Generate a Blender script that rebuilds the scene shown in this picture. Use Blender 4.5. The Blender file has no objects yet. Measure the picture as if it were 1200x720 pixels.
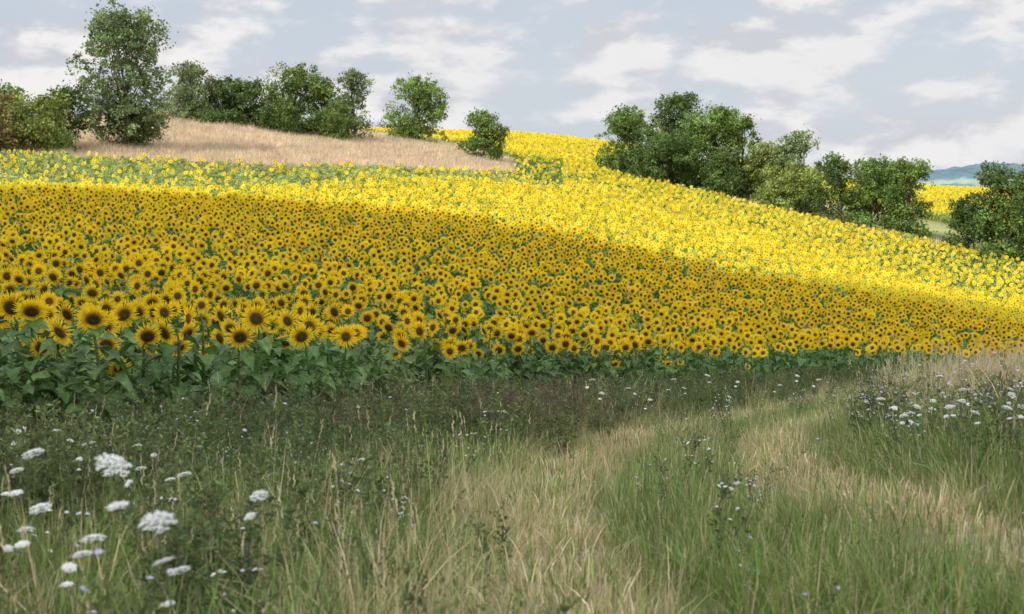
import bpy, math, random
import numpy as np
from mathutils import Vector
random.seed(7); rng=np.random.default_rng(7)
scene=bpy.context.scene
F=1667.0; P=math.radians(4.97)
SUN=Vector((-0.60,-0.42,0.68)).normalized()

def ray(px,py,d):
    X=(px-600)/F; Y=(360-py)/F
    s=d/(Y*math.sin(P)+math.cos(P))
    return X*s, d, (Y*math.cos(P)-math.sin(P))*s
# ------------------------------------------------------------ terrain
HS=1.12
ctrl=[]
def g(px,d,py): ctrl.append(ray(px,py,d))
def c(px,d,py):
    x,y,z=ray(px,py,d); ctrl.append((x,y,z-HS))
def zc(px,d,z): ctrl.append(((px-600)/F*d,d,z))
for px in (-500,100,600,1100,1700):
    zc(px,1.5,-1.6); zc(px,4,-1.66)
for px in (-300,100,600): zc(px,6.5,-1.85)
zc(1150,6.5,-1.72); zc(1600,7,-1.6)
zc(600,10,-2.2); zc(600,15,-2.75)
zc(1150,10,-1.95); zc(950,10,-2.2); zc(1150,15,-2.65); zc(950,16,-2.85); zc(1150,20,-3.25); zc(1000,26,-4.1); zc(1150,30,-4.4); zc(1500,20,-3.2); zc(1500,35,-4.8)
for px,l in {-300:[(8,385),(20,318),(30,285),(45,240),(60,216),(75,202)],
  100:[(10,388),(20,324),(30,290),(45,245),(60,220),(75,205)],
  350:[(13,390),(25,333),(40,280),(60,235),(80,207)],
  600:[(21,395),(32,350),(45,300),(65,250),(80,228),(110,195),(150,167),(180,154)],
  500:[(165,158),(185,151)],
  720:[(150,178),(190,166)],
  850:[(30,400),(42,362),(60,315),(80,275),(110,240)],
  1100:[(38,405),(50,375),(70,340),(90,313)],
  1200:[(42,412),(60,372),(80,345)],
  1500:[(50,425),(75,380)]}.items():
    for d,py in l: c(px,d,py)
for px,l in {-300:[(95,172),(120,150),(150,148)],
  20:[(92,176)],100:[(95,172),(110,158),(125,146),(150,143)],
  220:[(100,176),(122,140),(135,140)],
  350:[(95,192),(120,163),(138,153)],430:[(105,190),(130,165),(150,160)],
  500:[(120,180),(135,172)],
  850:[(125,228),(170,202),(200,192)],
  1100:[(108,285),(160,252),(220,226)],
  1200:[(100,310),(150,268),(220,232)],
  1500:[(100,325),(150,290)]}.items():
    for d,py in l: g(px,d,py)
for px in (-300,100,350,600): 
    zc(px,230,5.0); zc(px,320,-3); zc(px,600,-14); zc(px,3500,-16)
for px in (900,1200,1500):
    zc(px,260,-1.5); zc(px,340,-6); zc(px,600,-12); zc(px,3500,-16)
C=np.array(ctrl)
def feat(x,y):
    az=np.arctan2(x,y); a=np.abs(az)
    t=np.clip((a-1.0)/(math.pi-1.0),0,1); t=t*t*(3-2*t)
    az=0.8*np.tanh(az/0.8)*(1-t)
    r=np.maximum(np.hypot(x,y),1.3)
    return az*4.0, np.log(r)*1.6
def kern(d2): return 0.5*d2*np.log(d2+1e-12)
cu,cv=feat(C[:,0],C[:,1]); n=len(C)
K=kern((cu[:,None]-cu)**2+(cv[:,None]-cv)**2)+np.eye(n)*0.004
Pm=np.c_[np.ones(n),cu,cv]
A=np.block([[K,Pm],[Pm.T,np.zeros((3,3))]])
W=np.linalg.solve(A,np.r_[C[:,2],0,0,0])
def height(x,y):
    x=np.atleast_1d(np.asarray(x,float)); y=np.atleast_1d(np.asarray(y,float))
    out=np.empty(len(x))
    for i in range(0,len(x),20000):
        u,v=feat(x[i:i+20000],y[i:i+20000])
        out[i:i+20000]=kern((u[:,None]-cu)**2+(v[:,None]-cv)**2)@W[:n]+W[n]+W[n+1]*u+W[n+2]*v
    r=np.hypot(x,y)
    out+=0.03*np.sin(x*1.7+np.sin(y*1.1)*1.3)*np.sin(y*1.3+0.7*np.sin(x))*np.clip(r/5,0,1)
    return out
def h1(x,y): return float(height([x],[y])[0])
def poly(l): return np.array([((px-600)/F*d,d) for px,d in l])
def inpoly(x,y,p):
    ins=np.zeros(len(x),bool); j=len(p)-1
    for i in range(len(p)):
        xi,yi=p[i]; xj,yj=p[j]
        if yi!=yj:
            ins^=((yi>y)!=(yj>y))&(x<(xj-xi)*(y-yi)/(yj-yi)+xi)
        j=i
    return ins
FRONT=[(-700,6.5),(-200,8.6),(0,9.9),(100,10.8),(350,13.6),(600,20.5),(850,29.5),(1100,38),(1200,42),(1700,56)]
field1=poly(FRONT+[(1700,84),(1200,96),(1100,102),(950,111),(850,117),(760,121),(700,126),(720,150),(760,205),(400,205),(400,168),(480,158),(560,140),(606,126),(606,110),(500,97),(350,88),(100,85),(-400,85)])
field2=poly([(860,150),(1500,125),(1500,235),(860,235)])
tan1=poly([(-400,85),(100,85),(350,88),(500,97),(606,110),(606,126),(560,140),(480,158),(380,175),(-400,175)])
def segdist(x,y,pl):
    D=np.full(len(x),1e9)
    for (x0,y0),(x1,y1) in zip(pl[:-1],pl[1:]):
        dx,dy=x1-x0,y1-y0; t=np.clip(((x-x0)*dx+(y-y0)*dy)/(dx*dx+dy*dy),0,1)
        D=np.minimum(D,np.hypot(x-x0-t*dx,y-y0-t*dy))
    return D
rutR=np.array([(3.1,3.0),(2.5,6),(2.15,8.5),(2.15,11),(2.65,14),(3.75,18),(5.9,24),(9.0,31),(14,39)])
rutL=np.array([(0.9,2.0),(0.25,5),(0.1,8),(0.3,10.5),(0.95,14),(2.15,18),(4.3,24),(7.4,31),(12.6,39)])
def vnoise(x,y,s,seed=0):
    r=np.random.default_rng(seed); o=np.zeros(len(x))
    for k in range(5):
        a=r.uniform(0,6.28); f=r.uniform(.6,1.6)/s; ph=r.uniform(0,6.28)
        a2=r.uniform(0,6.28); ph2=r.uniform(0,6.28)
        o+=np.sin((x*np.cos(a)+y*np.sin(a))*f*3+ph+1.5*np.sin((x*np.cos(a2)+y*np.sin(a2))*f*2+ph2))
    return o/5
# ------------------------------------------------------------ materials
def newmat(name):
    m=bpy.data.materials.new(name); m.use_nodes=True; nt=m.node_tree; nt.nodes.clear(); return m,nt
def leafmat(name,trans=0.3,hv=0.03,vv=0.35,rough=0.6,gloss=0.05,nscale=0.0):
    m,nt=newmat(name); N=nt.nodes; L=nt.links
    at=N.new('ShaderNodeAttribute'); at.attribute_name='Col'
    oi=N.new('ShaderNodeObjectInfo')
    mr=N.new('ShaderNodeMapRange'); mr.inputs['To Min'].default_value=1-vv; mr.inputs['To Max'].default_value=1+vv
    L.new(oi.outputs['Random'],mr.inputs['Value'])
    geo=N.new('ShaderNodeNewGeometry'); no=N.new('ShaderNodeTexNoise'); no.inputs['Scale'].default_value=0.35; no.inputs['Detail'].default_value=3
    L.new(geo.outputs['Position'],no.inputs['Vector'])
    mh=N.new('ShaderNodeMapRange'); mh.inputs['From Min'].default_value=.3; mh.inputs['From Max'].default_value=.7
    mh.inputs['To Min'].default_value=0.5-hv; mh.inputs['To Max'].default_value=0.5+hv
    L.new(no.outputs['Fac'],mh.inputs['Value'])
    hs=N.new('ShaderNodeHueSaturation'); L.new(at.outputs['Color'],hs.inputs['Color']); L.new(mr.outputs[0],hs.inputs['Value']); L.new(mh.outputs[0],hs.inputs['Hue'])
    col=hs.outputs['Color']
    if nscale:
        n2=N.new('ShaderNodeTexNoise'); n2.inputs['Scale'].default_value=nscale; L.new(geo.outputs['Position'],n2.inputs['Vector'])
        m2=N.new('ShaderNodeMapRange'); m2.inputs['From Min'].default_value=.35; m2.inputs['From Max'].default_value=.65; m2.inputs['To Min'].default_value=.7; m2.inputs['To Max'].default_value=1.3
        L.new(n2.outputs['Fac'],m2.inputs['Value'])
        h2=N.new('ShaderNodeHueSaturation'); L.new(col,h2.inputs['Color']); L.new(m2.outputs[0],h2.inputs['Value']); col=h2.outputs['Color']
    pb=N.new('ShaderNodeBsdfPrincipled'); pb.inputs['Roughness'].default_value=rough; pb.inputs['Specular IOR Level'].default_value=gloss*5
    L.new(col,pb.inputs['Base Color'])
    o=N.new('ShaderNodeOutputMaterial')
    if trans>0:
        tr=N.new('ShaderNodeBsdfTranslucent'); mx=N.new('ShaderNodeMixShader'); mx.inputs[0].default_value=trans
        L.new(col,tr.inputs['Color']); L.new(pb.outputs[0],mx.inputs[1]); L.new(tr.outputs[0],mx.inputs[2]); L.new(mx.outputs[0],o.inputs[0])
    else: L.new(pb.outputs[0],o.inputs[0])
    return m
M_leaf=leafmat('sunflower_leaf',.25,.015,.25,.55,.06,20)
M_petal=leafmat('sunflower_petal',.35,.006,.06,.6,.03)
M_disc=leafmat('sunflower_disc',0,.01,.3,.8,.03,160)
M_grass=leafmat('grass_blades',.3,.02,.28,.6,.05)
M_flower=leafmat('wild_flower',.3,.0,.08,.7,.02)
M_tree=leafmat('tree_foliage',.3,.012,.12,.6,.05,1.2)
M_bark=leafmat('bark',0,.01,.1,.9,.02,8)
# ground
m,nt=newmat('ground_soil'); N=nt.nodes; L=nt.links
at=N.new('ShaderNodeAttribute'); at.attribute_name='Col'
geo=N.new('ShaderNodeNewGeometry')
n1=N.new('ShaderNodeTexNoise'); n1.inputs['Scale'].default_value=6; n1.inputs['Detail'].default_value=8; n1.inputs['Roughness'].default_value=.7
L.new(geo.outputs['Position'],n1.inputs['Vector'])
n2=N.new('ShaderNodeTexNoise'); n2.inputs['Scale'].default_value=.12; n2.inputs['Detail'].default_value=5; L.new(geo.outputs['Position'],n2.inputs['Vector'])
a=N.new('ShaderNodeMapRange'); a.inputs['From Min'].default_value=.3; a.inputs['From Max'].default_value=.7; a.inputs['To Min'].default_value=.55; a.inputs['To Max'].default_value=1.35; L.new(n1.outputs['Fac'],a.inputs['Value'])
b=N.new('ShaderNodeMapRange'); b.inputs['From Min'].default_value=.3; b.inputs['From Max'].default_value=.7; b.inputs['To Min'].default_value=.8; b.inputs['To Max'].default_value=1.2; L.new(n2.outputs['Fac'],b.inputs['Value'])
mu=N.new('ShaderNodeMath'); mu.operation='MULTIPLY'; L.new(a.outputs[0],mu.inputs[0]); L.new(b.outputs[0],mu.inputs[1])
hs=N.new('ShaderNodeHueSaturation'); L.new(at.outputs['Color'],hs.inputs['Color']); L.new(mu.outputs[0],hs.inputs['Value'])
pb=N.new('ShaderNodeBsdfPrincipled'); pb.inputs['Roughness'].default_value=.95; pb.inputs['Specular IOR Level'].default_value=.1
L.new(hs.outputs['Color'],pb.inputs['Base Color'])
bp=N.new('ShaderNodeBump'); bp.inputs['Strength'].default_value=.6; bp.inputs['Distance'].default_value=.05; L.new(n1.outputs['Fac'],bp.inputs['Height']); L.new(bp.outputs[0],pb.inputs['Normal'])
o=N.new('ShaderNodeOutputMaterial'); L.new(pb.outputs[0],o.inputs[0]); M_ground=m

def mesh_np(name,V,Fq,Cv,mats,mi=None,smooth=False):
    me=bpy.data.meshes.new(name)
    if isinstance(Fq,np.ndarray): Fq=[Fq]
    me.vertices.add(len(V)); me.vertices.foreach_set('co',np.asarray(V,np.float32).ravel())
    tot=np.concatenate([np.full(len(f),f.shape[1]) for f in Fq]); idx=np.concatenate([f.ravel() for f in Fq])
    me.loops.add(len(idx)); me.loops.foreach_set('vertex_index',idx.astype(np.int32))
    me.polygons.add(len(tot)); me.polygons.foreach_set('loop_start',np.r_[0,np.cumsum(tot)[:-1]].astype(np.int32))
    try: me.polygons.foreach_set('loop_total',tot.astype(np.int32))
    except Exception: pass
    for mt in mats: me.materials.append(mt)
    if mi is not None: me.polygons.foreach_set('material_index',np.asarray(mi,np.int32))
    if smooth: me.polygons.foreach_set('use_smooth',np.ones(len(tot),bool))
    ca=me.attributes.new('Col','FLOAT_COLOR','POINT'); cc=np.ones((len(V),4),np.float32); cc[:,:3]=Cv; ca.data.foreach_set('color',cc.ravel())
    me.update(calc_edges=True); me.validate(); return me
def link(ob): scene.collection.objects.link(ob); return ob

# ------------------------------------------------------------ ground mesh
az=np.radians(np.r_[np.arange(-180,-44,4),np.arange(-44,44,.35),np.arange(44,180,4)])
rr=np.exp(np.linspace(math.log(.8),math.log(4500),300))
AZ,RR=np.meshgrid(az,rr); X=(np.sin(AZ)*RR).ravel(); Y=(np.cos(AZ)*RR).ravel(); Z=height(X,Y)
na=len(az); nr=len(rr)
i=np.arange(nr-1)[:,None]*na; j=np.arange(na)[None,:]; j2=(j+1)%na
Q=np.stack([(i+j),(i+na+j),(i+na+j2),(i+j2)],-1).reshape(-1,4)[:,::-1]
V=np.c_[X,Y,Z]; V=np.r_[V,[[0,0,-1.6]]]
T=np.stack([np.full(na,len(V)-1),np.arange(na),(np.arange(na)+1)%na],-1)[:,::-1]
col=np.tile([.15,.16,.065],(len(V),1)); vx,vy=V[:,0],V[:,1]; R=np.hypot(vx,vy)
f1=inpoly(vx,vy,field1); f2=inpoly(vx,vy,field2); tn=inpoly(vx,vy,tan1)
col[f1]=[.08,.11,.035]; 
far=(R>125)&~f1; col[far]=[.25,.26,.10]
col[f2]=[.40,.32,.04]
col[tn]=[.58,.47,.32]
rd=np.minimum(segdist(vx,vy,rutR),segdist(vx,vy,rutL)); k=np.clip(1-(rd-.2)/.35,0,1)[:,None]*(R<45)[:,None]
col=col*(1-k)+np.array([.38,.31,.20])*k
ff=R>300; pn=vnoise(vx,vy,160,5)
col[ff&(pn>0)]=[.20,.30,.14]; col[ff&(pn<=0)]=[.38,.38,.22]; col[ff&(pn<-.35)]=[.12,.18,.12]
me=mesh_np('ground',V,[Q,T],col,[M_ground],smooth=True); link(bpy.data.objects.new('ground',me))

# ------------------------------------------------------------ mesh builder
class MB:
    def __init__(s): s.v=[];s.f=[];s.c=[];s.m=[]
    def add(s,vs,fs,cs,m=0):
        o=len(s.v); s.v+= [tuple(v) for v in vs]
        s.c+= list(cs) if isinstance(cs,list) else [cs]*len(vs)
        s.f+= [tuple(i+o for i in f) for f in fs]; s.m+=[m]*len(fs)
    def tube(s,pts,rad,col,m=0,n=5):
        vs=[];fs=[]
        for k,(p,r) in enumerate(zip(pts,rad)):
            p=Vector(p); a=Vector(pts[min(k+1,len(pts)-1)])-Vector(pts[max(k-1,0)]); a.normalize()
            u=a.cross(Vector((0.3,1,0.1))); u.normalize(); w=a.cross(u)
            for q in range(n):
                t=q*6.2832/n; vs.append(p+u*math.cos(t)*r+w*math.sin(t)*r)
        for k in range(len(pts)-1):
            for q in range(n): fs.append((k*n+q,k*n+(q+1)%n,(k+1)*n+(q+1)%n,(k+1)*n+q))
        s.add(vs,fs,col,m)
    def obj(s,name,mats,coll,smooth=False):
        me=bpy.data.meshes.new(name); me.from_pydata(s.v,[],s.f)
        for mt in mats: me.materials.append(mt)
        me.polygons.foreach_set('material_index',s.m)
        if smooth: me.polygons.foreach_set('use_smooth',[True]*len(s.f))
        ca=me.attributes.new('Col','FLOAT_COLOR','POINT'); cc=np.ones((len(s.v),4),np.float32); cc[:,:3]=np.array(s.c); ca.data.foreach_set('color',cc.ravel())
        ob=bpy.data.objects.new(name,me); coll.objects.link(ob); return ob
U=random.uniform
def jit(c,a=.2):
    k=1+U(-a,a); return (c[0]*k,c[1]*k,c[2]*k)
def leaf(mb,base,azm,Ln,Wd,up,droop,col,rows,m=0):
    ca,sa=math.cos(azm),math.sin(azm); vs=[];cs=[]
    prof={6:[(0,.12),(.12,.42),(.35,.5),(.6,.38),(.83,.18),(1,0.01)],3:[(0,.1),(.35,.5),(1,0.02)]}[rows]
    tw=U(-.3,.3)
    for t,w in prof:
        o=Ln*t*(1-.25*droop*t); z=up*Ln*t-droop*Ln*t*t
        for sd in (-1,0,1):
            ww=sd*w*Wd; zz=z+abs(sd)*w*Wd*(.35+U(-.2,.2))+tw*ww
            vs.append((base[0]+ca*o-sa*ww,base[1]+sa*o+ca*ww,base[2]+zz))
            k=1.0 if sd else 1.3; cs.append((col[0]*k,col[1]*k,col[2]*k))
    fs=[]
    for r in range(len(prof)-1):
        for q in range(2): fs.append((r*3+q,r*3+q+1,r*3+4+q,r*3+3+q))
    mb.add(vs,fs,cs,m)
def sunflower(name,coll,lod,head=True):
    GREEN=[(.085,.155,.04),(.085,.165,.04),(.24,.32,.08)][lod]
    mb=MB(); hh=1.0+U(-.10,.08); tilt=U(-.5,.4) if lod<2 else U(-.15,.35)
    n=Vector((U(-.25,.25),-math.cos(tilt),math.sin(tilt))).normalized()
    c=Vector((U(-.04,.04),-.08,hh))
    back=c-n*.03
    mb.tube([(0,0,0),(U(-.02,.02),.0,hh*.5),(0,.03,hh*.9),(c.x*.6,.03,hh*.99+.03),tuple(back)],[.016,.014,.011,.01,.012],(.13,.21,.055),0,5 if lod==0 else 3)
    nl=[24,11,6][lod]; a0=U(0,6.28)
    for k in range(nl):
        t=(k+.5)/nl; z=hh*(.10+.82*t); a=a0+k*2.4+U(-.3,.3)
        s=(.30-.16*abs(t-.45))*U(.7,1.1)*[.74,1,1.2][lod]
        pet=.10*(1.15-t)+.03; b=(math.cos(a)*pet,math.sin(a)*pet,z+pet*.5)
        if lod==0: mb.tube([(0,0,z),b],[.006,.005],(.14,.22,.06),0,3)
        leaf(mb,b,a,s,s*.85,U(.0,.45),U(.3,.95),jit(GREEN,.35),6 if lod==0 else 3)
    if not head:
        mb.add([c+Vector((U(-.04,.04),U(-.04,.04),U(-.04,.04))) for _ in range(6)],[(0,1,2),(3,4,5),(0,2,4)],(.15,.26,.05),0)
        return mb.obj(name,[M_leaf,M_petal,M_disc],coll)
    u=n.cross(Vector((0,0,1))).normalized(); w=n.cross(u)
    rd=(U(.046,.062) if lod==0 else U(.042,.054)) if lod<2 else .038; pl=U(.076,.092) if lod<2 else .104
    def PT(r,a,h): return c+u*math.cos(a)*r+w*math.sin(a)*r+n*h
    npet=[21,14,9][lod]
    for lay in range(2 if lod<2 else 1):
        for k in range(npet):
            a=(k+.5*lay)*6.2832/npet+U(-.09,.09); l=pl*U(.75,1.1)*(1 if lay==0 else .9); h=U(-.016,.026)+lay*.008
            wd=(.52 if lod==0 else .68 if lod==1 else .85)*6.2832*(rd+pl*.5)/npet*.95
            r0=rd*.88; mid=r0+l*.5; tip=r0+l; da=wd/2/mid
            cb=(.88,.50,.010); cm=(.95,.70,.020); ct=(.96,.74,.04)
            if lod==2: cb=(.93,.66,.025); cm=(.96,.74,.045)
            mb.add([PT(r0,a-da*.9,0),PT(r0,a+da*.9,0),PT(mid,a-da,h*.6),PT(mid,a,h*.6-.006),PT(mid,a+da,h*.6),PT(tip,a,h-.008)],
                   [(0,3,2),(0,1,3),(1,4,3),(2,3,5),(3,4,5)],[cb,cb,cm,cm,cm,ct],1)
    seg=[16,8,6][lod]; rings=[(0,.012),(.45,.014),(.8,.010),(1,.0)] if lod<2 else [(0,.01),(1,0)]
    rc=[(.10,.08,.025),(.06,.04,.013),(.13,.075,.015),(.45,.25,.015)] if lod<2 else [(.13,.08,.014),(.42,.25,.016)]
    vs=[PT(0,0,.014)];cs=[rc[0]];fs=[]
    for ri,(r,h) in enumerate(rings[1:]):
        for q in range(seg): vs.append(PT(r*rd,q*6.2832/seg,h+U(-.001,.001))); cs.append(rc[ri+1])
    for q in range(seg): fs.append((0,1+q,1+(q+1)%seg))
    for ri in range(len(rings)-2):
        b0=1+ri*seg
        for q in range(seg): fs.append((b0+q,b0+seg+q,b0+seg+(q+1)%seg,b0+(q+1)%seg))
    mb.add(vs,fs,cs,2)
    if lod<2:
        ns=[14,8][lod]
        for k in range(ns):
            a=k*6.2832/ns+U(-.1,.1); rl=rd+U(.015,.04)
            mb.add([PT(rd*.3,a,-.03),PT(rd*.95,a-.3,-.012),PT(rd*.95,a+.3,-.012),PT(rl,a,-.014)],[(0,1,3),(0,3,2)],(.14,.24,.06),0)
    return mb.obj(name,[M_leaf,M_petal,M_disc],coll)
def newcoll(n): return bpy.data.collections.new(n)
collS=newcoll('sunflower_plants')
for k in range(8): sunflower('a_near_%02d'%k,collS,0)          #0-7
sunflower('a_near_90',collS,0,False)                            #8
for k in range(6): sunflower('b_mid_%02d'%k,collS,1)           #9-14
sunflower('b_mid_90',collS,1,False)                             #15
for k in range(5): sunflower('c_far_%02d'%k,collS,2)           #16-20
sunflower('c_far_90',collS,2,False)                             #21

def scatter(name,pts,rot,scl,idx,coll):
    me=bpy.data.meshes.new(name); me.vertices.add(len(pts)); me.vertices.foreach_set('co',np.asarray(pts,np.float32).ravel())
    a=me.attributes.new('rot','FLOAT_VECTOR','POINT'); a.data.foreach_set('vector',np.asarray(rot,np.float32).ravel())
    a=me.attributes.new('scl','FLOAT','POINT'); a.data.foreach_set('value',np.asarray(scl,np.float32))
    a=me.attributes.new('idx','INT','POINT'); a.data.foreach_set('value',np.asarray(idx,np.int32))
    me.update(); ob=link(bpy.data.objects.new(name,me))
    ng=bpy.data.node_groups.new(name+'_scatter','GeometryNodeTree')
    ng.interface.new_socket('Geometry',in_out='INPUT',socket_type='NodeSocketGeometry'); ng.interface.new_socket('Geometry',in_out='OUTPUT',socket_type='NodeSocketGeometry')
    N=ng.nodes; L=ng.links; gi=N.new('NodeGroupInput'); go=N.new('NodeGroupOutput')
    ip=N.new('GeometryNodeInstanceOnPoints'); ci=N.new('GeometryNodeCollectionInfo'); ci.inputs['Collection'].default_value=coll
    ci.inputs['Separate Children'].default_value=True; ci.inputs['Reset Children'].default_value=True
    ip.inputs['Pick Instance'].default_value=True
    def na_(nm,t):
        q=N.new('GeometryNodeInputNamedAttribute'); q.data_type=t; q.inputs['Name'].default_value=nm
        return [s for s in q.outputs if s.enabled and s.name=='Attribute'][0]
    er=N.new('FunctionNodeEulerToRotation'); L.new(na_('rot','FLOAT_VECTOR'),er.inputs[0])
    L.new(gi.outputs[0],ip.inputs['Points']); L.new(ci.outputs[0],ip.inputs['Instance']); L.new(na_('idx','INT'),ip.inputs['Instance Index'])
    L.new(er.outputs[0],ip.inputs['Rotation']); L.new(na_('scl','FLOAT'),ip.inputs['Scale']); L.new(ip.outputs[0],go.inputs[0])
    md=ob.modifiers.new('scatter','NODES'); md.node_group=ng; return ob

# ------------------------------------------------------------ sunflower field
def gridpts(x0,x1,y0,y1,dens,jitf=.38):
    s=1/math.sqrt(dens); xs=np.arange(x0,x1,s); ys=np.arange(y0,y1,s)
    Xg,Yg=np.meshgrid(xs,ys); Xg=Xg.ravel()+rng.uniform(-jitf,jitf,Xg.size)*s; Yg=Yg.ravel()+rng.uniform(-jitf,jitf,Yg.size)*s
    return Xg,Yg
def rotxy(x,y,a): return x*math.cos(a)-y*math.sin(a), x*math.sin(a)+y*math.cos(a)
gx,gy=gridpts(-150,190,-60,240,5.4,.48); gx,gy=rotxy(gx,gy,.35)
i1=inpoly(gx,gy,field1); i2=inpoly(gx,gy,field2)&(rng.random(len(gx))<.6)
keep=(i1|i2)&(gy>4)
gx,gy,i1=gx[keep],gy[keep],i1[keep]
R=np.hypot(gx,gy); nz=vnoise(gx,gy,9,2); nz2=vnoise(gx,gy,22,3)
thin=(R<26)&(rng.random(len(gx))<.20)
gx,gy,i1,R,nz,nz2=[q[~thin] for q in (gx,gy,i1,R,nz,nz2)]
px=gx/gy*F+600
weedy=i1&(((px<660)&(gy>70+np.clip(px-250,0,400)*.07)&(gy<130)))
patch=(R>60)&(nz+rng.normal(0,.2,len(gx))>.36)&(nz2>-.1)&(rng.random(len(gx))<.5)
headless=(rng.random(len(gx))<.07)|(weedy&(rng.random(len(gx))<.74))|patch
near=R<27; mid=(R>=27)&(R<62)
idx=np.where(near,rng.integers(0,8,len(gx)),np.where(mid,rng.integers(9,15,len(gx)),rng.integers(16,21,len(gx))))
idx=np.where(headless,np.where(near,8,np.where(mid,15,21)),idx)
scl=rng.uniform(.92,1.12,len(gx)); scl*=np.where(headless,.88,1)
rz=rng.normal(-.05,.45,len(gx)); gz=height(gx,gy)
rot=np.c_[rng.normal(0,.09,len(gx)),rng.normal(0,.07,len(gx)),rz]
front=(rng.random(len(gx))<.14)&(R<45); scl=np.where(front,scl*rng.uniform(.66,.9,len(gx)),scl)
fd=segdist(gx,gy,poly(FRONT)); scl=np.where((fd<2.0)&(R<16)&~front,scl*1.06,scl)
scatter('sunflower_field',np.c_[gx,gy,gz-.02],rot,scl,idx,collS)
print('sunflowers',len(gx))

# ------------------------------------------------------------ meadow plants
collG=newcoll('meadow_plants')
def blade(mb,x,y,h,lean,azm,wd,col,tipcol=None,m=0):
    ca,sa=math.cos(azm),math.sin(azm); fa=azm+U(1,2.1); wx,wy=math.cos(fa)*wd/2,math.sin(fa)*wd/2
    vs=[];cs=[]; tipcol=tipcol or col
    for t,w in ((0,1),(.4,.9),(.75,.6),(1,.1)):
        o=lean*h*t*t; z=h*t*(1-.25*lean*t); xx=x+ca*o; yy=y+sa*o
        vs+=[(xx-wx*w,yy-wy*w,z),(xx+wx*w,yy+wy*w,z)]; q=tuple(col[i]*(1-t)+tipcol[i]*t for i in range(3)); cs+=[q,q]
    mb.add(vs,[(0,1,3,2),(2,3,5,4),(4,5,7,6)],cs,m); return (x+ca*lean*h,y+sa*lean*h,h*(1-.25*lean))
G1=(.135,.215,.05); G2=(.25,.34,.09); TAN=(.54,.43,.24); TAN2=(.68,.57,.36); DRK=(.085,.13,.04); BR=(.16,.105,.075)
def pick(w): 
    r=random.random()*sum(a for a,_ in w)
    for a,b in w:
        r-=a
        if r<=0: return b
    return w[-1][1]
def grass(name,n,R0,hlo,hhi,wd,pal,seed=0.0,tipt=.35,lean=.35):
    mb=MB()
    for _ in range(n):
        a=U(0,6.28); r=R0*math.sqrt(random.random()); cc=jit(pick(pal),.35)
        x,y=r*math.cos(a),r*math.sin(a); h=U(hlo,hhi)
        tip=jit(TAN,.15) if random.random()<tipt else jit(cc,.1)
        isd=random.random()<seed
        t=blade(mb,x,y,h*(1.3 if isd else 1),abs(random.gauss(lean,.35)) if not isd else U(.05,.6),a+U(-1,1),wd*(.5 if isd else U(.6,1.5)),cc if not isd else jit(TAN,.2),tip)
        if isd:
            sc=jit(pick([(2,TAN2),(1,TAN),(1,(.38,.27,.19))]),.2)
            for q in range(8):
                z=t[2]-q*.013; w=.003+.006*math.sin(3.14*(q+.5)/9); b=U(0,6.28)
                mb.add([(t[0],t[1],z),(t[0]+math.cos(b)*w,t[1]+math.sin(b)*w,z+.012),(t[0]+math.cos(b)*w*.3,t[1]+math.sin(b)*w*.3,z+.024)],[(0,1,2)],sc)
    mb.obj(name,[M_grass,M_flower],collG)
palG=[(4,G1),(3,G2),(.4,TAN),(1.3,DRK)]; palM=[(2.6,G1),(2.6,G2),(1.2,TAN),(.4,TAN2),(.6,DRK)]; palT=[(2,G2),(3,TAN),(2,TAN2)]
for k in range(4): grass('a%02d'%k,60,.22,.14,.46,.0058,palG,.01,.12,.45)    #0-3 green
for k in range(4): grass('b%02d'%k,55,.22,.16,.50,.005,palM,.06,.28,.45)      #4-7 mixed
for k in range(3): grass('c%02d'%k,44,.24,.25,.66,.0045,palT,.14,.65,.4)        #8-10 dry tall
for k in range(2): grass('d%02d'%k,70,.22,.03,.14,.006,[(1.5,G2),(1,G1),(3,TAN),(1.5,TAN2)])   #11-12 short worn
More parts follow.
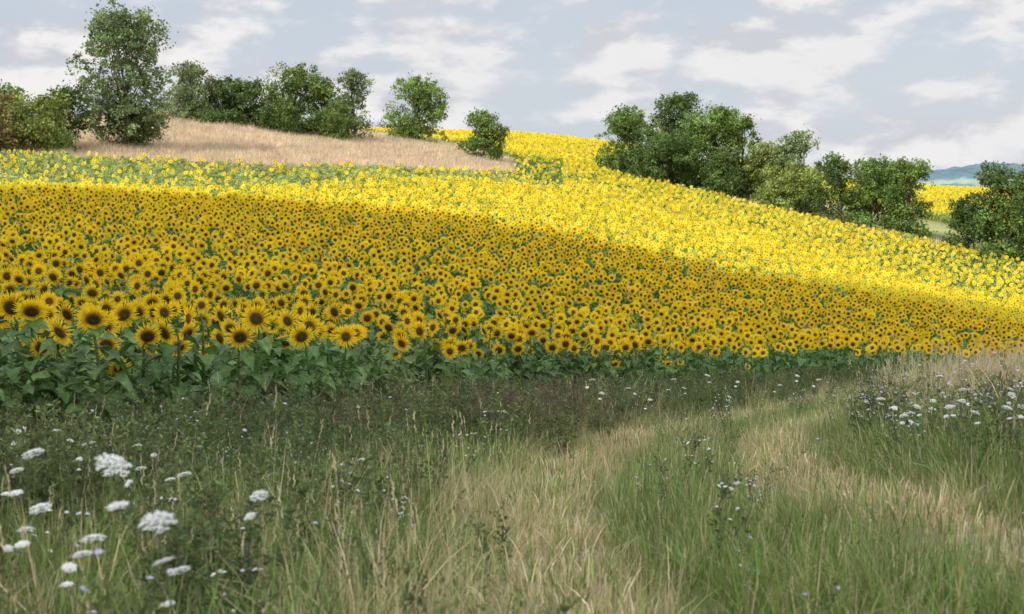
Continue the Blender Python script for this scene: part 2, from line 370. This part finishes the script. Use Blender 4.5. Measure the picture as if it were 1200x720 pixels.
def weed(name,n,h0,pal,lsz,flower=None,nf=0,stem=(.18,.17,.09),m=0):
    mb=MB()
    for _ in range(n):
        a=U(0,6.28); r=.16*math.sqrt(random.random()); x,y=r*math.cos(a),r*math.sin(a); h=h0*U(.6,1.1); ln=U(.05,.3)
        P0=[(x,y,0),(x+math.cos(a)*ln*h*.3,y+math.sin(a)*ln*h*.3,h*.5),(x+math.cos(a)*ln*h,y+math.sin(a)*ln*h,h)]
        mb.tube(P0,[.003,.0025,.0015],jit(stem),0,3)
        cc=jit(pick(pal),.3); tips=[P0[2]]
        for br in range(5):
            t=U(.35,.95); b=Vector(P0[1]).lerp(Vector(P0[2]),(t-.5)*2) if t>.5 else Vector(P0[0]).lerp(Vector(P0[1]),t*2)
            ba=U(0,6.28); bl=h*U(.12,.28); e=b+Vector((math.cos(ba)*bl*.7,math.sin(ba)*bl*.7,bl*.8)); mb.tube([b,e],[.002,.001],jit(stem),0,3); tips.append(tuple(e))
            for q in range(7):
                p=b.lerp(e,U(.1,1)); s=lsz*U(.5,1.2); d1=Vector((U(-1,1),U(-1,1),U(-.3,1))).normalized(); d2=d1.cross(Vector((U(-1,1),U(-1,1),U(-1,1)))).normalized()*.22
                mb.add([p,p+(d1*.5+d2)*s,p+d1*s,p+(d1*.5-d2)*s],[(0,1,2,3)],jit(cc,.25),0)
        for q in range(12):
            t=U(.1,.9); b=Vector(P0[0]).lerp(Vector(P0[2]),t); s=lsz*U(.8,1.7); d1=Vector((U(-1,1),U(-1,1),U(-.2,.7))).normalized(); d2=d1.cross(Vector((U(-1,1),U(-1,1),U(-1,1)))).normalized()*.2
            mb.add([b,b+(d1*.5+d2)*s,b+d1*s,b+(d1*.5-d2)*s],[(0,1,2,3)],jit(cc,.25),0)
        if flower:
            for tp in random.sample(tips,min(nf,len(tips))):
                p=Vector(tp); rr_=U(.009,.016)
                nn=Vector((U(-.5,.5),U(-.8,.2),1)).normalized(); uu=nn.cross(Vector((1,0,0))).normalized(); ww=nn.cross(uu)
                vs=[p+nn*.008]+[p+(uu*math.cos(t)+ww*math.sin(t))*rr_*(1 if q%2 else .6) for q,t in enumerate(np.linspace(0,6.28,13)[:-1])]
                mb.add(vs,[(0,1+q,1+(q+1)%12) for q in range(12)],jit(flower,.12),1)
    mb.obj(name,[M_grass,M_flower],collG)
for k in range(3): weed('e%02d'%k,8,.55,[(2,(.11,.16,.05)),(3,(.15,.21,.065)),(.3,BR)],.036)            #13-15 dark weeds
for k in range(2): weed('f%02d'%k,9,.55,[(2,BR),(1.5,DRK),(1,(.22,.17,.11))],.022,stem=(.16,.12,.08))      #16-17 brown weeds
for k in range(2): weed('g%02d'%k,4,.55,[(2,G1),(1,DRK)],.026,(.64,.58,.82),2)   #18-19 lilac
weed('h00',4,.55,[(2,G1),(1,DRK)],.026,(.82,.82,.80),3)    #20 small white
for k in range(2): weed('i%02d'%k,12,.5,[(3,(.42,.50,.17)),(1,(.50,.56,.24))],.07,stem=(.4,.4,.2))  #21-22 pale green leafy
for k in range(2): grass('j%02d'%k,70,.5,.3,.65,.02,[(3,(.66,.53,.38)),(2,(.74,.62,.47)),(1,(.55,.42,.31))],.0) #23-24 far dry

def meadow(x0,x1,y0,y1,dens,mask):
    x,y=gridpts(x0,x1,y0,y1,dens,.5); k=mask(x,y); return x[k],y[k]
allp=[];
def put(x,y,idx,scl,tilt=.12):
    nn=len(x)
    if nn==0: return
    allp.append((np.c_[x,y,height(x,y)-.01],np.c_[rng.normal(0,tilt,nn),rng.normal(0,tilt,nn),rng.uniform(0,6.28,nn)],scl*np.ones(nn),idx*np.ones(nn,int)))
def visible(x,y,m=1.5): return (y>1.2)&(np.abs(x)<y*.47+m)
def outfield(x,y): return ~inpoly(x,y,field1)
for (ya,yb,dens) in ((1.2,9,34),(9,18,23),(18,46,13)):
    x,y=meadow(-30,30,ya,yb,dens,lambda x,y:visible(x,y)&outfield(x,y))
    rd=np.minimum(segdist(x,y,rutR),segdist(x,y,rutL))+.10*vnoise(x,y,.7,21)+rng.normal(0,.05,len(x)); nz=vnoise(x,y,1.3,11)+rng.normal(0,.22,len(x))
    inrut=rd<.24; edge=(rd>=.24)&(rd<.6)
    between=(x<np.interp(y,rutR[:,1],rutR[:,0]))&(x>np.interp(y,rutL[:,1],rutL[:,0]))
    right=x>np.interp(y,rutR[:,1],rutR[:,0])+.3
    fe=segdist(x,y,poly(FRONT))
    nn=len(x); r=rng.random(nn)
    idx=np.where(nz>.42,rng.integers(8,11,nn),np.where(nz>.08,rng.integers(4,8,nn),rng.integers(0,4,nn)))
    s=rng.uniform(.65,1.15,nn)
    w=(fe<2.4+.9*vnoise(x,y,2,4))&(r<.6)&(rd>.5); idx=np.where(w,rng.integers(13,16,nn),idx); s=np.where(w,rng.uniform(.7,1.25,nn),s)
    w2=(fe<2.6)&(vnoise(x,y,2.0,9)>.22)&(r<.33)&(rd>.5); idx=np.where(w2,rng.integers(16,18,nn),idx); s=np.where(w2,rng.uniform(.8,1.3,nn),s)
    w3=right&(r<.36)&(y<22)&(rd>.8); idx=np.where(w3,np.where(r<.20,rng.integers(13,16,nn),rng.integers(18,20,nn)),idx)
    w6=right&(rd>1.0)&(y>12)&(x/y>.27)&(r>.5); idx=np.where(w6,rng.integers(8,11,nn),idx); s=np.where(w6,s*1.25,s)
    w4=~right&~between&~w&(r<.08); idx=np.where(w4,rng.integers(13,15,nn),idx)
    w5=(r>.985)&(rd>.5); idx=np.where(w5,rng.integers(18,21,nn),idx)
    s=np.where(between,s*.76,s); idx=np.where(between&(idx>=8)&(idx<=10)&(r<.7),rng.integers(0,5,nn),idx)
    s=np.where(edge,s*.6,s); idx=np.where(edge&(idx<8)&(r<.35),rng.integers(4,9,nn),idx)
    rr2=rng.random(nn)
    idx=np.where(inrut,np.where(rr2<.75,rng.integers(11,13,nn),rng.integers(3,8,nn)),idx); s=np.where(inrut,np.where(rr2<.75,rng.uniform(.7,1.5,nn),rng.uniform(.25,.55,nn)),s)
    k=(y>2.3); s=np.where(y<3.2,s*.7,s)
    put(x[k],y[k],idx[k],s[k])
x,y=meadow(-12,20,4,26,.8,lambda x,y:visible(x,y)&outfield(x,y)&(np.minimum(segdist(x,y,rutR),segdist(x,y,rutL))>.5))
put(x,y,rng.integers(18,21,len(x)),rng.uniform(.7,1.05,len(x)))
x,y=meadow(1.5,14,6,24,3.0,lambda x,y:visible(x,y)&outfield(x,y)&(x>np.interp(y,rutR[:,1],rutR[:,0])+.7))
put(x,y,rng.integers(18,21,len(x)),rng.uniform(.9,1.2,len(x)))
P_=[np.concatenate([a[q] for a in allp]) for q in range(4)]
scatter('meadow_grass',*P_,collG); print('meadow',len(P_[0]))
# dry slope
allp=[]
x,y=meadow(-130,5,80,175,3.2,lambda x,y:inpoly(x,y,tan1)&(np.abs(x)<y*.45+3))
put(x,y,rng.integers(23,25,len(x)),rng.uniform(.8,1.3,len(x)))
x,y=meadow(-60,12,64,100,3.2,lambda x,y:(x/y*F<60)&(y>68+np.clip(x/y*F+350,0,400)*.07+3*vnoise(x,y,6,31))&inpoly(x,y,field1))
put(x,y,rng.integers(21,23,len(x)),rng.uniform(1.2,1.9,len(x)))
x,y=meadow(10,90,80,122,2.0,lambda x,y:outfield(x,y)&~inpoly(x,y,field2)&(segdist(x,y,poly([(1700,84),(1200,96),(1100,102),(950,111),(850,117),(760,121)]))<3))
put(x,y,rng.integers(21,25,len(x)),rng.uniform(.9,1.5,len(x)))
P_=[np.concatenate([a[q] for a in allp]) for q in range(4)]
scatter('dry_hillside_grass',*P_,collG)

# ------------------------------------------------------------ wild carrot
collW=newcoll('wild_carrot_plants')
def carrot(name):
    mb=MB(); st=(.18,.24,.10); top=Vector((U(-.05,.05),U(-.05,.05),.93))
    mb.tube([(0,0,0),(U(-.03,.03),U(-.03,.03),.5),tuple(top)],[.0035,.003,.002],st,0,4)
    def umbel(c,rad,tilt):
        nn=Vector((tilt[0],tilt[1],1)).normalized(); uu=nn.cross(Vector((0,1,0))).normalized(); ww=nn.cross(uu)
        K=38
        for k in range(K):
            r=rad*math.sqrt((k+.5)/K); a=k*2.4+U(-.2,.2); e=c+uu*math.cos(a)*r+ww*math.sin(a)*r+nn*(rad*.65-.25*r*r/rad+U(-.003,.003))
            mb.tube([c,e],[.0008,.0006],st,0,3)
            for q in range(11):
                b=U(0,6.28); rr_=.010*math.sqrt(random.random()); p=e+uu*math.cos(b)*rr_+ww*math.sin(b)*rr_+nn*U(0,.003); s=U(.0025,.004)
                mb.add([p+uu*s,p+ww*s,p-uu*s,p-ww*s],[(0,1,2,3)],jit((.86,.86,.83),.05),1)
    umbel(top,U(.048,.064),(U(-.3,.3),U(-.45,0)))
    b=Vector((0,0,.55)); e=Vector((U(-.15,.15),U(-.1,.1),U(.75,.85))); mb.tube([b,e],[.002,.0015],st,0,3); umbel(e,.03,(U(-.3,.3),U(-.5,0)))
    for k in range(5):
        z=U(.1,.6); a=U(0,6.28)
        for q in range(10):
            r=.02+.012*q; p=Vector((math.cos(a)*r,math.sin(a)*r,z+.05*math.sin(q*.3)))
            for sd in (-1,1):
                d=Vector((-math.sin(a)*sd+math.cos(a),math.cos(a)*sd+math.sin(a),U(-.2,.4)))*.02
                mb.add([p,p+d+Vector((0,0,.003)),p+d*1.1],[(0,1,2)],jit(G1),0)
    mb.obj(name,[M_grass,M_flower],collW)
for k in range(5): carrot('carrot%02d'%k)
L_=[(45,530,5.2),(100,534,4.0),(40,590,4.6),(65,648,4.3),(97,632,4.2),(207,667,4.0),(218,604,3.6),(300,578,5.0),(205,557,6.0),(125,557,7.0),(110,520,7.5),(10,620,5),(12,550,6.2),(190,572,6.8),(160,550,7.2),(165,520,8.2),(60,505,8.4),(20,500,8),(420,560,7.5),(-20,560,5),
 (1033,466,9.5),(1065,493,9),(1125,457,9),(1143,462,9.5),(1090,470,11),(1150,490,9),(1118,535,8.5),(1075,515,10),(1170,520,9.5),(1185,470,10),(1165,455,12),(1050,505,10.5),(1125,555,9),(1100,440,13),(1180,500,8),(1140,515,8),(1015,480,12),(1060,540,9),(1190,540,8),(960,445,20),(905,450,21),(830,440,20),(860,447,22),(790,445,18),(1060,455,20),(1010,480,15),(735,455,17),(700,460,16),(760,470,15),(850,465,17),(690,445,17),(800,455,19),(930,440,22)]
pts=[];sc=[]
for px_,py_,d in L_:
    x,y,z=ray(px_,py_,d); gz_=h1(x,y); pts.append((x,y,gz_)); sc.append(min(1.3,max(.5,(z-gz_)/.96)))
scatter('wild_carrot',pts,np.c_[rng.normal(0,.05,len(pts)),rng.normal(0,.05,len(pts)),rng.uniform(-.5,.5,len(pts))],sc,rng.integers(0,5,len(pts)),collW)

# ------------------------------------------------------------ trees
def tree(name,px,top,wpx,d,base=0.12,col=(.055,.10,.025),openn=1.0,seed=0,dens=1.0,shape='round'):
    r=np.random.default_rng(seed*7+13); x0=(px-600)/F*d; zb=h1(x0,d); zt=ray(px,top,d)[2]; H=max(1.2,zt-zb); Wd=wpx/F*d
    nl=int(10+H*1.6); lobes=[]
    if shape=='tall': nl=int(12+H*2.2)
    for k in range(nl):
        t=base+(1-base)*(k+r.uniform(.1,.9))/nl
        prof={'round':math.sin(math.pi*min(1,(.16+.76*t)))**.5,'tall':math.sin(math.pi*(.14+.72*t))**.75,'bush':math.sqrt(max(0.05,1-(max(0,t-.3)/.80)**2))}[shape]
        lr=Wd*(r.uniform(.14,.24) if shape!='tall' else r.uniform(.15,.21)); lr=min(lr,H*.3); rad=max(0,Wd*.5*prof-lr*.65); a=(r.uniform(0,6.283) if shape!='tall' else k*2.4+r.uniform(-.4,.4)); q=r.uniform(.3,1)**.6
        z=min(H*t,H-lr*.75*r.uniform(.8,1.5)); lobes.append((math.cos(a)*rad*q,math.sin(a)*rad*q*.9,max(z,lr*.55),lr))
    lobes.append((r.uniform(-.12,.12)*Wd,0,H-Wd*.15,Wd*.15))
    ncl=int(54*dens*H*Wd*openn/6)+40
    wts=np.array([l[3]**2 for l in lobes]); wts/=wts.sum()
    P_=[];B_=[]
    for k in range(ncl):
        lx,ly,lz,lr=lobes[r.choice(len(lobes),p=wts)]; v=r.normal(size=3); v/=np.linalg.norm(v); q=lr*r.uniform(.6,1.15)*(1.2 if r.random()<.15 else 1)
        p=np.array([lx,ly,lz])+v*q*np.array([1,1,.85])
        if p[2]<.15: p[2]=r.uniform(.1,.6)
        s=r.uniform(.15,.38); b=r.uniform(.6,1.5)
        m_=r.integers(20,42); P_.append(r.normal(size=(m_,3))*s*np.array([.75,.75,.6])+p); B_.append(np.full(m_,b)*r.uniform(.85,1.15,m_))
    P_=np.concatenate(P_); B_=np.concatenate(B_); m_=len(P_)
    P_[:,2]=np.maximum(P_[:,2],.03)
    s=r.uniform(.07,.145,m_)[:,None]; d1=r.normal(size=(m_,3)); d1/=np.linalg.norm(d1,axis=1)[:,None]; d2=np.cross(d1,r.normal(size=(m_,3))); d2/=np.linalg.norm(d2,axis=1)[:,None]; d2*=.55
    V=np.stack([P_-d1*s,P_+d2*s,P_+d1*s,P_-d2*s],1).reshape(-1,3)
    cols=np.array(col)[None,:]*B_[:,None]; cols[:,0]*=r.uniform(.8,1.35,m_)
    Cv=np.repeat(cols,4,0); Fq=np.arange(m_*4).reshape(-1,4)
    mb=MB(); bark=(.10,.085,.06); tr=.016*H+.03
    def tb(a,b,ra,rb):
        a=Vector(a);b=Vector(b); mid=a.lerp(b,.5)+Vector((random.uniform(-1,1),random.uniform(-1,1),.3))*(b-a).length*.08
        mb.tube([a,mid,b],[ra,(ra+rb)/2,rb],bark,0,6)
    tb((0,0,-.2),(Wd*.02,0,H*.5),tr,tr*.5); tb((Wd*.02,0,H*.5),(0,0,H*.85),tr*.5,.015)
    for lx,ly,lz,lr in lobes:
        st=max(.05,min(H*.5,lz*.45)); tb((0,0,st),(lx,ly,lz),tr*.35,.012)
        for _ in range(2): tb((lx*.8,ly*.8,lz*.85),(lx+lr*r.uniform(-1,1)*.8,ly+lr*r.uniform(-1,1)*.8,lz+lr*r.uniform(0,.8)),.02,.006)
    n0=len(V); Vw=np.array([tuple(v) for v in mb.v]); Fw=np.array(mb.f)+n0
    V=np.r_[V,Vw]; Cv=np.r_[Cv,np.array(mb.c)]; mi=np.r_[np.zeros(len(Fq)),np.ones(len(Fw))]
    me=mesh_np(name,V,[Fq,Fw],Cv,[M_tree,M_bark],mi); ob=link(bpy.data.objects.new(name,me)); ob.location=(x0,d,zb-.03); return m_
D1=(.095,.155,.038); D2=(.14,.225,.05); Yg=(.21,.28,.065); GR=(.17,.24,.095); RD=(.22,.19,.065)
tot=0
T_=[('ash_tree',150,10,122,95,.14,GR,.9,41,1.1,'tall'),
 ('shrub',-60,95,120,86,.0,D1,1,2,1,'bush'),('shrub',-5,108,90,88,.0,RD,1,3,1,'bush'),('shrub',42,110,86,89,.0,Yg,1,4,1,'bush'),('shrub',84,104,54,92,.0,D1,1,5,1,'bush'),('shrub',15,102,66,97,0,D2,1,6,1,'bush'),('shrub',155,120,78,96,0,D1,1,46,1,'bush'),
 ('hawthorn_tree',228,74,74,118,.0,GR,.9,7,1,'bush'),('hawthorn_tree',265,92,66,120,.0,D1,1,8,1,'bush'),('hawthorn_tree',300,92,70,120,.0,D1,1,9,1,'bush'),('hawthorn_tree',345,76,80,122,.0,D2,.9,10,1,'bush'),('hawthorn_tree',382,90,70,122,.0,D2,1,11,1,'bush'),('hawthorn_tree',414,82,54,124,.06,GR,.7,12,.8,'round'),('shrub',395,120,76,120,.0,D2,1,13,1,'bush'),('shrub',320,122,100,119,.0,D1,1,14,1,'bush'),('shrub',245,118,90,118,.0,D1,1,44,1,'bush'),
 ('oak_tree',490,92,82,136,.03,D2,1.1,15,1.1,'round'),('shrub',568,131,54,122,.0,D2,1.1,16,1.1,'round'),
 ('oak_tree',738,127,88,127,.0,D2,1.1,17,1.1,'round'),('oak_tree',793,107,72,128,.0,D1,1,18,1.1,'tall'),('oak_tree',834,124,96,124,.0,D2,1.1,19,1.1,'round'),('shrub',782,155,110,123,.0,D1,1.1,20,1,'bush'),('hawthorn_tree',868,138,56,122,.0,D2,.9,21,.9,'round'),('shrub',850,178,80,121,.0,D1,1,45,1,'bush'),
 ('shrub',900,168,62,120,.0,Yg,1,22,1,'bush'),('hawthorn_tree',937,151,66,119,.0,GR,.7,23,.9,'round'),('shrub',930,192,100,117,.0,Yg,1,24,1,'bush'),('shrub',985,186,74,114,.0,D1,1,25,1,'bush'),('shrub',1024,187,86,112,.0,D2,1,26,1.1,'bush'),('shrub',1064,190,66,110,.0,D2,1,27,1.1,'bush'),
 ('hawthorn_tree',1168,193,70,101,.0,D1,1,28,1.1,'bush'),('shrub',1132,236,62,103,.0,D1,1,29,1,'bush'),('shrub',1180,232,100,99,.0,D2,1,30,1,'bush'),('hawthorn_tree',1215,200,80,98,.0,D1,1,33,1,'bush'),('hawthorn_tree',1260,190,90,97,.0,D1,1,31,1,'bush')]
for t in T_:
    tot+=tree(t[0],t[1],t[2],t[3],t[4],base=t[5],col=t[6],openn=t[7],seed=t[8],dens=t[9],shape=t[10])
print('leaves',tot)

# ------------------------------------------------------------ distant hills
xs=np.linspace(300,3200,240); ys=np.linspace(1500,2800,60); XX,YY=np.meshgrid(xs,ys); x,y=XX.ravel(),YY.ravel()
t=(y-1500)/1300
ridge=np.clip(np.sin(np.clip(t,0,1)*math.pi),0,1)
pxh=x/y*F+600
hz=-18+ridge*(50+9*np.sin(x*.0032+1.2)+8*vnoise(x,y,260,8)+3*vnoise(x,y,60,18))*np.clip((pxh-960)/190,0,1)+ridge*rng.normal(0,1.8,len(x))
colh=np.tile([.10,.155,.19],(len(x),1)); pn=vnoise(x,y,120,6); colh[(pn>.05)&(t<.22)]=[.24,.31,.24]; colh[(pn<-.25)]=[.075,.125,.15]  # aerial haze is painted into these bluish hill colours
ii=np.arange(59)[:,None]*240; jj=np.arange(239)[None,:]; Q=np.stack([ii+jj,ii+jj+1,ii+240+jj+1,ii+240+jj],-1).reshape(-1,4)
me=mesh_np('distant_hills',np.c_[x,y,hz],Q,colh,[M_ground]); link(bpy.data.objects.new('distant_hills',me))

# ------------------------------------------------------------ cloud passing over the sun (casts the cloud shadow)
edge=poly([(-700,62),(0,64),(200,60),(350,56),(600,53.5),(750,56),(850,58),(1000,61),(1200,63),(1800,69)])
cp=np.r_[edge,[(75,-35),(-75,-35)]]
import bmesh
bm=bmesh.new(); bmesh.ops.create_icosphere(bm,subdivisions=2,radius=1); bv=np.array([v.co[:] for v in bm.verts]); bf=np.array([[v.index for v in f.verts] for f in bm.faces]); bm.free()
x,y=gridpts(-90,90,-40,80,1/20.,.3); k=inpoly(x,y,cp); x,y=x[k],y[k]
ed=segdist(x,y,np.r_[cp,cp[:1]]); VV=[];FF=[]
for k,(a_,b_,e_) in enumerate(zip(x,y,ed)):
    rad=min(4.6+e_*.35,13); q=bv*rng.uniform(.85,1.15)*rad*np.array([1,1,.7]); q=q+rng.normal(0,.05,q.shape)*rad
    cc=np.array([a_,b_,-2.5])+np.array(SUN)*(420/SUN.z)+np.array([0,0,min(e_,25)*.35])
    VV.append(q+cc); FF.append(bf+k*len(bv))
m,nt=newmat('cloud_white'); N=nt.nodes; df=N.new('ShaderNodeBsdfDiffuse'); no=N.new('ShaderNodeTexNoise'); no.inputs['Scale'].default_value=.08; rp=N.new('ShaderNodeValToRGB')
rp.color_ramp.elements[0].color=(.75,.76,.78,1); rp.color_ramp.elements[1].color=(.88,.88,.88,1); ge=N.new('ShaderNodeNewGeometry')
nt.links.new(ge.outputs['Position'],no.inputs['Vector']); nt.links.new(no.outputs['Fac'],rp.inputs[0]); nt.links.new(rp.outputs[0],df.inputs[0]); o=N.new('ShaderNodeOutputMaterial'); nt.links.new(df.outputs[0],o.inputs[0])
VV=np.concatenate(VV); me=mesh_np('cloud',VV,np.concatenate(FF),np.ones((len(VV),3))*.8,[m],smooth=True); link(bpy.data.objects.new('cloud',me))

# ------------------------------------------------------------ world
w=bpy.data.worlds.new('World'); scene.world=w; w.use_nodes=True; nt=w.node_tree; N=nt.nodes; L=nt.links; N.clear()
sky=N.new('ShaderNodeTexSky'); sky.sky_type='NISHITA'; sky.sun_disc=False; sky.sun_elevation=math.asin(SUN.z); sky.sun_rotation=math.atan2(SUN.x,SUN.y); sky.dust_density=1.0
bgA=N.new('ShaderNodeBackground'); bgA.inputs[1].default_value=.12; L.new(sky.outputs[0],bgA.inputs[0])
tc=N.new('ShaderNodeTexCoord'); sx=N.new('ShaderNodeSeparateXYZ'); L.new(tc.outputs['Generated'],sx.inputs[0])
def nz_(loc,det,sc=13,zs=2.4):
    mp=N.new('ShaderNodeMapping'); mp.inputs['Scale'].default_value=(1,1,zs); mp.inputs['Location'].default_value=loc; L.new(tc.outputs['Generated'],mp.inputs['Vector'])
    q=N.new('ShaderNodeTexNoise'); q.inputs['Scale'].default_value=sc; q.inputs['Detail'].default_value=det; q.inputs['Roughness'].default_value=.54; L.new(mp.outputs[0],q.inputs['Vector']); return q
n1=nz_((.25,.4,.6),9); n2=nz_((.26,.4,.6-.035),5)
n3=nz_((.9,.2,.3),3,3.5,2.2)
mask=N.new('ShaderNodeMapRange'); mask.interpolation_type='SMOOTHSTEP'; mask.inputs['From Min'].default_value=.40; mask.inputs['From Max'].default_value=.57; L.new(n1.outputs['Fac'],mask.inputs['Value'])
sub=N.new('ShaderNodeMath'); sub.operation='SUBTRACT'; L.new(n1.outputs['Fac'],sub.inputs[0]); L.new(n2.outputs['Fac'],sub.inputs[1])
sh=N.new('ShaderNodeMapRange'); sh.interpolation_type='SMOOTHSTEP'; sh.inputs['From Min'].default_value=-.11; sh.inputs['From Max'].default_value=.09; L.new(sub.outputs[0],sh.inputs['Value'])
cr=N.new('ShaderNodeValToRGB'); cr.color_ramp.elements[0].color=(.60,.61,.67,1); cr.color_ramp.elements[1].color=(.92,.90,.89,1); L.new(sh.outputs[0],cr.inputs[0])
mc=N.new('ShaderNodeMix'); mc.data_type='RGBA'; mc.inputs[6].default_value=(.57,.635,.73,1); L.new(mask.outputs[0],mc.inputs[0]); L.new(cr.outputs[0],mc.inputs[7])
vm=N.new('ShaderNodeMapRange'); vm.inputs['From Min'].default_value=.35; vm.inputs['From Max'].default_value=.65; vm.inputs['To Min'].default_value=.0; vm.inputs['To Max'].default_value=.4; L.new(n3.outputs['Fac'],vm.inputs['Value'])
mv=N.new('ShaderNodeMix'); mv.data_type='RGBA'; mv.inputs[7].default_value=(.72,.73,.76,1); L.new(vm.outputs[0],mv.inputs[0]); L.new(mc.outputs[2],mv.inputs[6])
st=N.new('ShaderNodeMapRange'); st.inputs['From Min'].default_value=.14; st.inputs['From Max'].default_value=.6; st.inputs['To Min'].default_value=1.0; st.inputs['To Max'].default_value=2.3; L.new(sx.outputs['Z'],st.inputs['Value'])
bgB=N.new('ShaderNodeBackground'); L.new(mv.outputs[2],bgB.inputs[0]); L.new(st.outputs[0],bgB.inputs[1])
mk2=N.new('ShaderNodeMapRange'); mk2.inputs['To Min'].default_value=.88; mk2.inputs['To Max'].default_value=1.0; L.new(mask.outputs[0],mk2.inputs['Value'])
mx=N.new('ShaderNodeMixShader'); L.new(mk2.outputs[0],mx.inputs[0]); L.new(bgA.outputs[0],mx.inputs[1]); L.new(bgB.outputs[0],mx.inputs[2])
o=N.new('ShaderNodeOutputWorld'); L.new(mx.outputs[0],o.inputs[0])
sl=bpy.data.lights.new('sun','SUN'); sl.energy=4.2; sl.angle=math.radians(.5); sl.color=(1,.95,.86); so=link(bpy.data.objects.new('sun',sl)); so.rotation_euler=SUN.to_track_quat('Z','Y').to_euler(); so.location=(-30,-20,60)
cam=bpy.data.cameras.new('camera'); cam.lens=50.0; cam.sensor_width=36; cam.clip_end=9000; cam.clip_start=.05
co=link(bpy.data.objects.new('camera',cam)); co.rotation_euler=(math.pi/2-P,0,0); scene.camera=co
cam.dof.use_dof=True; cam.dof.focus_distance=18; cam.dof.aperture_fstop=4.5
scene.view_settings.view_transform='Standard'; scene.view_settings.look='None'; scene.view_settings.exposure=0
